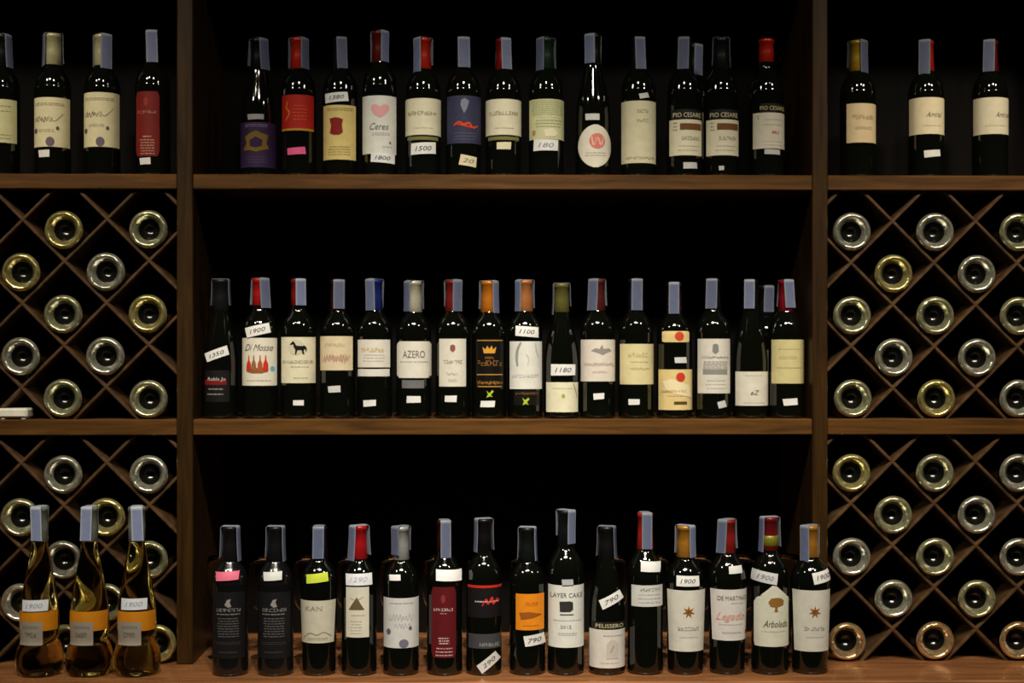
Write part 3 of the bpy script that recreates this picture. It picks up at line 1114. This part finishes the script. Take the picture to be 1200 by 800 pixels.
b.tag(571.5, 473.5, 16.5, 7.5, 0)
b = Bottle('mid', 615, 329, 'copper-capped bottle with white label, grey brush stroke and tag above', cap=(206, 132, 76), seal=(-58, 36, 12, 32), group=G)
b.label(597, 635, 400, 456, (222, 222, 212)).stroke([(610, 401), (606, 410), (605, 420), (606, 429)], 3.2, (150, 150, 150)).stroke([(627, 401), (628, 410), (631, 418)], 1.4, (180, 180, 178)).stroke([(616, 415), (619, 420), (618, 428)], 1.2, (190, 190, 188)).word(615.5, 440.5, 3.4, 12, (184, 186, 188), 32)
b.label(602, 632, 458, 475, (22, 20, 18), 'rect', 'lower_label', 0.4).stroke(scribble(617, 461, 27, 3.4, 9, 22), 0.9, (110, 76, 44))
b.poly([(611.5, 466), (615, 469), (618.5, 466), (620, 468), (617, 471), (619, 474.5), (615.5, 473), (612, 475), (613.5, 470.5)], (176, 196, 54), 'green_sprig', 1)
b.tag(617, 388.5, 27, 12, -4, s='1100')
b = Bottle('mid', 658, 333, 'olive-capped slope-shouldered bottle with low square white label', kind='burgundy', cap=(116, 112, 56), cap_len=33, seal=(-86, 36, 12, 26), group=G)
b.label(639.5, 677, 448, 483, (226, 222, 190)).disc(659, 464, 2, 2.4, (164, 170, 70)).fine(646, 670, 455, 456, 1, (196, 192, 160)).stroke([(671, 449), (674, 458), (676, 466)], 1.0, (150, 148, 130))
b.tag(659, 433.5, 29, 13, 0, s='1180', tc=(70, 70, 80))
b = Bottle('mid', 700, 328, 'dark-red-capped bottle, off-white label with grey winged crest', cap=(104, 40, 38), seal=(-34, 36, 13, 30), group=G)
b.label(680, 722, 398, 447, (222, 214, 200)).poly([(691, 411), (696, 408), (701, 409), (704, 404), (706, 409), (712, 408), (716, 411), (710, 413), (705, 416), (698, 413)], (150, 142, 136), 'crest', 1).stroke(scribble(701, 427, 36, 5, 12, 23), 0.7, (176, 146, 140)).stroke(scribble(701, 436, 17, 3, 6, 24), 0.7, (206, 160, 156))
b.tag(700, 464.5, 13, 7, 2)
b = Bottle('mid', 745, 328, 'bottle with plain yellow-cream label and stamp strip facing out', cap=(28, 30, 36), seal=(4, 36, 13, 30), group=G)
b.label(725.5, 766.5, 403, 450.5, (220, 208, 158)).word(746, 416, 4.6, 6, (196, 184, 136), 24).fine(735, 758, 424, 425, 1, (190, 176, 126)).stroke(scribble(748, 432, 24, 3.6, 8, 25), 0.7, (184, 170, 122))
b.tag(741, 471, 12.5, 7, 0)
b = Bottle('mid', 790, 332, 'bottle with yellow label and matching neck collar with red seals', cap=(60, 28, 26), cap_len=34, seal=(-8, 36, 12, 30), group=G)
b.label(774, 806, 388, 401, (222, 200, 136), 'round', 'neck_label').disc(793.5, 394, 5.5, 5.5, (206, 70, 46), 'red_seal')
b.label(770.5, 811, 433, 480.5, (224, 202, 140)).disc(795, 442, 5.5, 5.5, (206, 60, 40), 'red_seal').poly([(774, 447), (784, 444), (806, 452), (809, 466), (790, 462), (778, 457)], (236, 222, 178), 'pale_patch').word(788, 458.5, 2.6, 10, (176, 146, 92), 30).bar(787, 803, 470.5, 474, (90, 70, 30)).fine(778, 800, 464, 465, 1, (190, 160, 100))
b.tag(795, 422, 14.5, 6.5, 0, (212, 212, 208))
b = Bottle('mid', 835, 328, 'bottle with tall white label bearing an engraved chateau facade', cap=(30, 30, 34), seal=(-14, 34, 13, 30), group=G)
b.label(816, 854.5, 397, 461, (214, 210, 198)).poly([(832, 404), (835, 402.5), (838.5, 404), (839, 412), (835, 415), (831.5, 412)], (130, 130, 130), 'crest', 1).word(835.5, 418.5, 2.6, 13, (150, 146, 140), 32)
b.fine(821, 850, 424, 431, 4, (150, 148, 142), 1.1).bar(821, 850, 432.5, 438.5, (140, 140, 134)).fine(824, 848, 446, 455, 3, (180, 176, 168))
b.tag(843, 474, 10, 8, 12, (200, 200, 200))
b = Bottle('mid', 879, 329, 'slope-shouldered bottle with low plain square label and no tag', kind='burgundy', cap=(26, 26, 28), seal=(-14, 33, 12, 28), group=G)
b.label(860, 900, 435.5, 475.5, (216, 212, 196)).text(881, 460, 5.5, 'eZ', (90, 86, 84), 0.3, 10).fine(868, 890, 440, 441, 1, (196, 190, 172)).fine(866, 894, 472, 473, 1, (190, 184, 166))
b = Bottle('midback', 898, 336, 'dark bottle half hidden behind the low-square-label bottle and the post-end bottle', cap=(24, 24, 26), seal=(10, 30, 12, 28), group=G)
b.label(884, 912, 410, 455, (120, 116, 100))
b = Bottle('mid', 921, 329, 'red-capped bottle with olive-cream label at the shelf end by the post', cap=(150, 26, 40), seal=(10, 32, 12, 30), group=G)
b.label(902, 941, 398, 449.5, (206, 196, 142)).fine(908, 934, 409, 410, 1, (178, 168, 120)).fine(906, 936, 431, 432, 1, (160, 150, 100)).fine(908, 930, 418, 420, 2, (190, 180, 132))
b.tag(922, 471, 17, 7.5, 3)

# ---------------- counter row
G = 'bottles on the counter'
MATTE = dark_glass((0.006, 0.006, 0.006), 0.16)
for x, tc_, lab in ((270, (244, 120, 150), 'black bottle with white print and pink price tag'),
                    (323, (224, 226, 222), 'black bottle with white print and white price tag, between pink and green tags')):
    b = Bottle('low', x, 617, lab, cap=(30, 30, 32), cap_len=40, seal=(82, 40, 13, 36), glass=MATTE, group=G, R=20.8)
    b.label(x - 19, x + 19, 694, 772, (24, 24, 25), rough=0.5)
    b.poly([(x - 3, 709), (x, 703), (x + 4.5, 702), (x + 3, 706), (x + 5, 711), (x + 1, 712)], (150, 148, 146), 'bird_emblem', 1)
    b.word(x + 1, 715, 3.8, 11, (140, 138, 136), 28).fine(x - 13, x + 14, 720, 721, 1, (120, 118, 116), 1.4)
    b.fine(x - 12, x + 13, 725, 746, 8, (92, 92, 92), 1.2).fine(x - 15, x + 15, 753, 755, 2, (60, 60, 60)).fine(x - 11, x + 11, 764, 765, 2, (60, 60, 60))
    b.tag(x + (-0.5), 675.5, 27 if x == 270 else 22, 10, 3, tc_)
b = Bottle('low', 374, 617, 'bottle with trapezoid cream label and yellow-green price tag', kind='tapered', cap=(30, 32, 34), seal=(2, 36, 13, 30), group=G, R=21.5)
b.label(353, 394.5, 704, 754, (206, 202, 182), 'taper').text(370, 713, 5.5, 'KAN', (160, 156, 140), 0, 20).stroke([(358, 748), (365, 742), (374, 744), (382, 741), (390, 746)], 1.4, (170, 164, 140)).fine(362, 386, 748, 750, 2, (176, 170, 146))
b.tag(374, 677.5, 25, 10, 6, (206, 222, 66))
b = Bottle('low', 421, 616, 'bright-red-capped bottle, narrow label with a pyramid drawing', cap=(204, 30, 34), cap_len=38, seal=(-52, 40, 14, 34), group=G, R=20.5)
b.label(407, 434, 688, 747, (216, 212, 194)).poly([(410.5, 714.5), (415, 707), (418, 703), (420, 699.5), (423, 705), (429, 714.5)], (104, 90, 60), 'pyramid_drawing', 1).stroke([(412, 701), (420, 703), (428, 699)], 0.7, (170, 160, 130)).fine(412, 430, 721, 722, 1, (170, 164, 150)).fine(412, 426, 728, 742, 5, (190, 186, 172))
b.tag(422, 679, 31, 13.5, 1, (226, 228, 232), '1290', (190, 190, 210))
b = Bottle('low', 470, 617, 'silver-capped bottle, white script label with blue-grey dots', cap=(176, 178, 174), cap_len=38, seal=(-44, 32, 13, 28), group=G, R=20.8)
b.label(450, 491, 701, 759.5, (206, 206, 204)).fine(456, 486, 707, 708, 1, (160, 158, 156)).stroke(scribble(470, 724, 30, 10, 8, 11), 0.6, (166, 166, 170)).stroke(scribble(473, 733, 22, 7, 6, 12), 0.5, (172, 172, 176))
b.disc(456.5, 740.5, 2.6, 3.4, (96, 96, 112)).disc(482, 736.5, 1.8, 2.2, (96, 96, 112)).disc(474.5, 754, 5.6, 5, (112, 112, 130))
b.tag(464, 677, 13, 7, 3)
b = Bottle('low', 521, 610, 'bottle with dark red octagonal label and bright white tag above', cap=(70, 18, 18), seal=(10, 42, 12, 30), group=G, R=20.8)
b.label(506, 535, 688, 771, (92, 18, 24), 'round').disc(520, 702, 2.6, 5, (130, 50, 46)).word(520, 714.5, 3.2, 8, (206, 180, 176), 23).fine(516, 524, 719, 719, 1, (190, 150, 150)).fine(514, 527, 748, 754, 3, (200, 170, 170), 1.4).fine(510, 531, 760, 768, 3, (190, 150, 150), 1.4)
b.tag(526.5, 674.5, 30, 13, -1, (244, 244, 244))
b = Bottle('low', 567, 608, 'black bottle with red stripe and red script, tilted tag near the base', cap=(26, 22, 26), seal=(-70, 38, 12, 36), group=G, R=20.8)
b.label(548, 588, 686, 724, (22, 20, 22), rough=0.5).bar(548, 588, 686, 689, (196, 44, 26)).stroke([(565, 710), (570, 702), (572, 708), (577, 700), (578, 708), (583, 702), (584, 706)], 1.8, (216, 50, 34), 'red_script').stroke([(568, 706), (586, 704)], 1.4, (216, 50, 34)).fine(556, 584, 705, 706, 1, (190, 180, 176), 1.6)
b.label(549, 587, 743, 760, (64, 64, 68), 'rect', 'lower_label').word(574, 755.5, 4.4, 8, (150, 150, 148), 24)
b.tag(573, 776, 28, 11, 38, (206, 206, 202), '290')
b = Bottle('low', 618, 618, 'bottle with square orange label and tilted tag below it', cap=(24, 30, 28), cap_len=40, seal=(78, 38, 13, 36), group=G, R=21)
b.label(604, 637.5, 696, 738.5, (226, 136, 26)).word(623, 708, 4.2, 4, (190, 106, 22), 15).poly([(608, 718), (620, 717), (630, 719), (635, 720.5), (624, 724), (610, 726)], (150, 84, 26), 'wing_drawing', 1).fine(612, 632, 733, 734, 1, (190, 110, 30))
b.tag(626, 750, 25, 12.5, 8, (222, 222, 218), '790')
b = Bottle('low', 663, 598, 'tallest bottle with long white label and dark cake drawing', cap=(24, 26, 28), cap_len=42, seal=(44, 38, 13, 30), group=G, R=21.2)
b.label(642, 684, 686, 759, (220, 222, 214)).text(663, 697.5, 5.4, 'LAYER CAKE', (106, 104, 100), 0, 38).poly([(654.5, 705), (667, 704.5), (670.5, 706), (670.5, 714.5), (667, 717), (655, 717)], (52, 50, 48), 'cake_drawing', 1).bar(655, 671, 719.5, 721, (110, 108, 104)).fine(646, 680, 727, 728, 1, (176, 176, 170)).text(662, 734.5, 3.6, '2012', (130, 130, 126), 0, 13).fine(652, 675, 742, 744, 2, (184, 184, 178))
b.tag(664, 682, 13, 6.5, 2, (180, 182, 186))
b = Bottle('low', 711, 617, 'slope-shouldered bottle, low white label with arched window, tilted tag', kind='burgundy', cap=(26, 26, 26), cap_len=37, seal=(72, 37, 13, 34), group=G, R=21)
b.label(692, 731, 729, 737, (34, 30, 24), 'rect', 'neck_band').text(713, 733.5, 4.6, 'PELISSERO', (206, 198, 160), 0, 33)
b.label(690, 732, 738, 783, (212, 208, 200)).poly([(709, 772), (709, 756), (712, 751), (716, 749), (720, 751), (723, 756), (723, 772)], (194, 188, 176), 'arched_window', 1).stroke([(714, 765), (716, 760), (718, 757)], 1.8, (90, 84, 70)).fine(705, 728, 745, 746, 1, (160, 154, 146)).fine(700, 724, 777, 778, 1, (190, 184, 176))
b.tag(715, 703, 28, 11.5, 27, (220, 220, 216), '790')
b = Bottle('low', 756, 601, 'red-capped tall bottle with narrow band label high on the body', cap=(190, 46, 34), cap_len=42, seal=(8, 41, 12, 30), group=G, R=20.8)
b.label(738.5, 775.5, 686, 711, (206, 206, 200)).word(760, 691, 2.8, 9, (150, 148, 142), 24).fine(745, 772, 697, 706, 3, (180, 178, 172))
b.tag(761, 664.5, 24, 12, -3, (230, 230, 228))
for x, seal, tg, lab in ((803, (48, 36, 12, 32), (803, 681, 27, 12, 0, '1900'), 'gold-capped bottle, white label with brown star, straight tag reading 1900'),
                         (949, (-50, 41, 13, 34), (961, 676, 28, 13, 10, '1900'), 'gold-capped bottle, white star label and tilted tag, at the rack end')):
    b = Bottle('low', x, 616, lab, kind='tapered', cap=(190, 130, 44), cap_len=36, seal=seal, group=G, R=23, cap_r=0.41)
    b.label(x - 22.5, x + 22.5, 692, 764, (216, 214, 202), 'taper').star(x + 1, 717.5, 7.5, (150, 92, 34), 7).disc(x + 1, 717.5, 2, 2, (110, 60, 30)).word(x + 1, 737, 4.2, 7, (160, 158, 150), 25).fine(x - 10, x + 12, 747, 748, 1, (184, 180, 170))
    b.tag(*tg[:5], s=tg[5])
b = Bottle('low', 852, 609, 'red-capped bottle, white label with red script word', kind='tapered', cap=(160, 38, 30), cap_len=38, seal=(-42, 38, 13, 34), group=G, R=22.6, cap_r=0.42)
b.label(830.5, 875.5, 691, 751, (218, 214, 208), 'taper').text(855, 701, 5, 'DE MARTINO', (116, 114, 112), 0, 35).fine(853, 868, 707, 708, 1, (180, 176, 170)).text(853, 722, 9, 'Legado', (226, 156, 150), 0.5, 34).fine(838, 868, 732, 733, 1, (190, 186, 180)).fine(842, 866, 741, 742, 2, (196, 192, 186)).disc(874, 742, 2.5, 3.5, (110, 40, 44))
b.tag(859, 668, 17, 8.5, 3, (220, 220, 218))
b = Bottle('low', 902, 606, 'bottle with gabled white label showing a brown tree', cap=(130, 26, 30), cap_len=38, seal=(-76, 40, 13, 34), group=G, R=21.6)
b.cap_band(628, 642, (140, 136, 40), 'olive_foil')
b.label(881.5, 924.5, 686, 758, (216, 216, 196), 'gable')
b.poly([(896, 706), (899, 701.5), (905, 700.5), (911, 701), (915, 704), (914.5, 709), (909, 711), (906.8, 711.5), (907.5, 717), (903, 717), (904.3, 711.5), (899, 711)], (146, 104, 48), 'tree_emblem', 1).stroke([(900, 717.5), (912, 717.5)], 0.8, (176, 150, 110))
b.text(905, 731, 8, 'Arboleda', (84, 80, 72), 0.4, 29).fine(888, 918, 740, 741, 1, (190, 190, 170))
b.tag(893, 676.5, 28, 13, -10, (214, 214, 214), '1900', (130, 130, 150))

# ------------------------------------------------------------------ amber bottles
G = 'amber dessert wine bottles'
for x, lab, tg in ((46.5, 'amber flask-shaped bottle with price tag, farthest from the post', True),
                   (105, 'amber flask-shaped bottle without a price tag, between the other two', False),
                   (160.5, 'amber flask-shaped bottle with price tag, closest to the post', True)):
    ph = {46.5: -8, 105: -4, 160.5: 12}[x]
    b = Bottle('low', x, 594, lab, kind='flask', R=27.3, cap=(150, 160, 150), cap_len=40, seal=(ph, 38, 13, 30), glass=AMBER, tone=1.3, group=G, name='flask_bottle', cap_r=0.355)
    q = x + 1
    b.label(q - 21.5, q + 21.5, 718, 741, (206, 132, 22), 'rect', 'orange_band')
    b.label(q - 20, q + 9, 730, 757.5, (156, 148, 134), 'rect', 'square_label', 0.4).word(q - 5, 745, 5, 4, (116, 110, 100), 14).fine(q - 15, q + 5, 735, 737, 2, (134, 134, 130))
    if tg:
        b.tag(q - 1 if x < 100 else q + 0.5, 711 if x < 100 else 709, 30, 13, 1, (222, 228, 236), '1900', (160, 166, 186))

# ------------------------------------------------------------------ stemware behind the counter row
prof = [(0.0, 0.0035), (0.010, 0.0032), (0.030, 0.0014), (0.0335, 0.0004), (0.0335, 0.0014), (0.028, 0.003), (0.012, 0.006), (0.005, 0.011), (0.0038, 0.03),
        (0.0038, 0.075), (0.0055, 0.088), (0.016, 0.097), (0.030, 0.112), (0.0385, 0.135), (0.0405, 0.155), (0.0385, 0.185), (0.0335, 0.218)]
inner = [(0.0327, 0.218), (0.0375, 0.185), (0.0394, 0.155), (0.0374, 0.136), (0.029, 0.114), (0.015, 0.099), (0.0, 0.0935)]
v, f = lathe(catmull(prof[:1] + prof[1:], 2) + catmull(inner, 2), 32)
gme = bpy.data.meshes.new('wine_glass')
gme.from_pydata(v, [], f)
gme.polygons.foreach_set('use_smooth', [True] * len(gme.polygons))
gme.materials.append(STEMGLASS)
gme.update()
BEHIND = ['black bottle with pink tag', 'black bottle with white tag', 'bottle with yellow-green tag', 'pyramid label bottle',
          'silver-capped dotted label bottle', 'dark red octagonal label bottle', 'red script bottle', 'orange label bottle', 'cake drawing label bottle',
          'arched window label bottle', 'high band label bottle', 'star label bottle tagged 1900', 'red script word label bottle', 'gabled tree label bottle']
for i in range(14):
    p = at(262 + 50.5 * i, 700, 0.075)
    o = bpy.data.objects.new('wine_glass', gme)
    C.objects.link(o)
    o.location = (p.x, 0.075, CTR_Z + 0.0003)
    o['label'] = 'empty stemmed wine glass on the counter behind the ' + BEHIND[i]
    o['category'] = 'glass'
    o['group'] = 'wine glasses behind the counter bottles'

# ------------------------------------------------------------------ small white box in the rack corner
p0, p1 = at(2.5, 480, 0.03), at(36.5, 480, 0.03)
t = thing('white_box', 'small rounded white plastic box on two feet in the rack corner', 'box', ((p0.x + p1.x) / 2, 0.05, MID_Z))
zt = at(20, 478, 0.02).z
w2 = (p1.x - p0.x) / 2
o = box('casing', t.location.x - w2, t.location.x + w2, 0.004, 0.05, MID_Z + 0.003, zt, paper((236, 234, 220), 0.3), t, 0.004)
for sx in (-1, 1):
    box('foot', t.location.x + sx * w2 * 0.7 - 0.004, t.location.x + sx * w2 * 0.7 + 0.004, 0.008, 0.046, MID_Z + 0.0002, MID_Z + 0.0032, paper((200, 198, 186), 0.4), t, 0.0005)
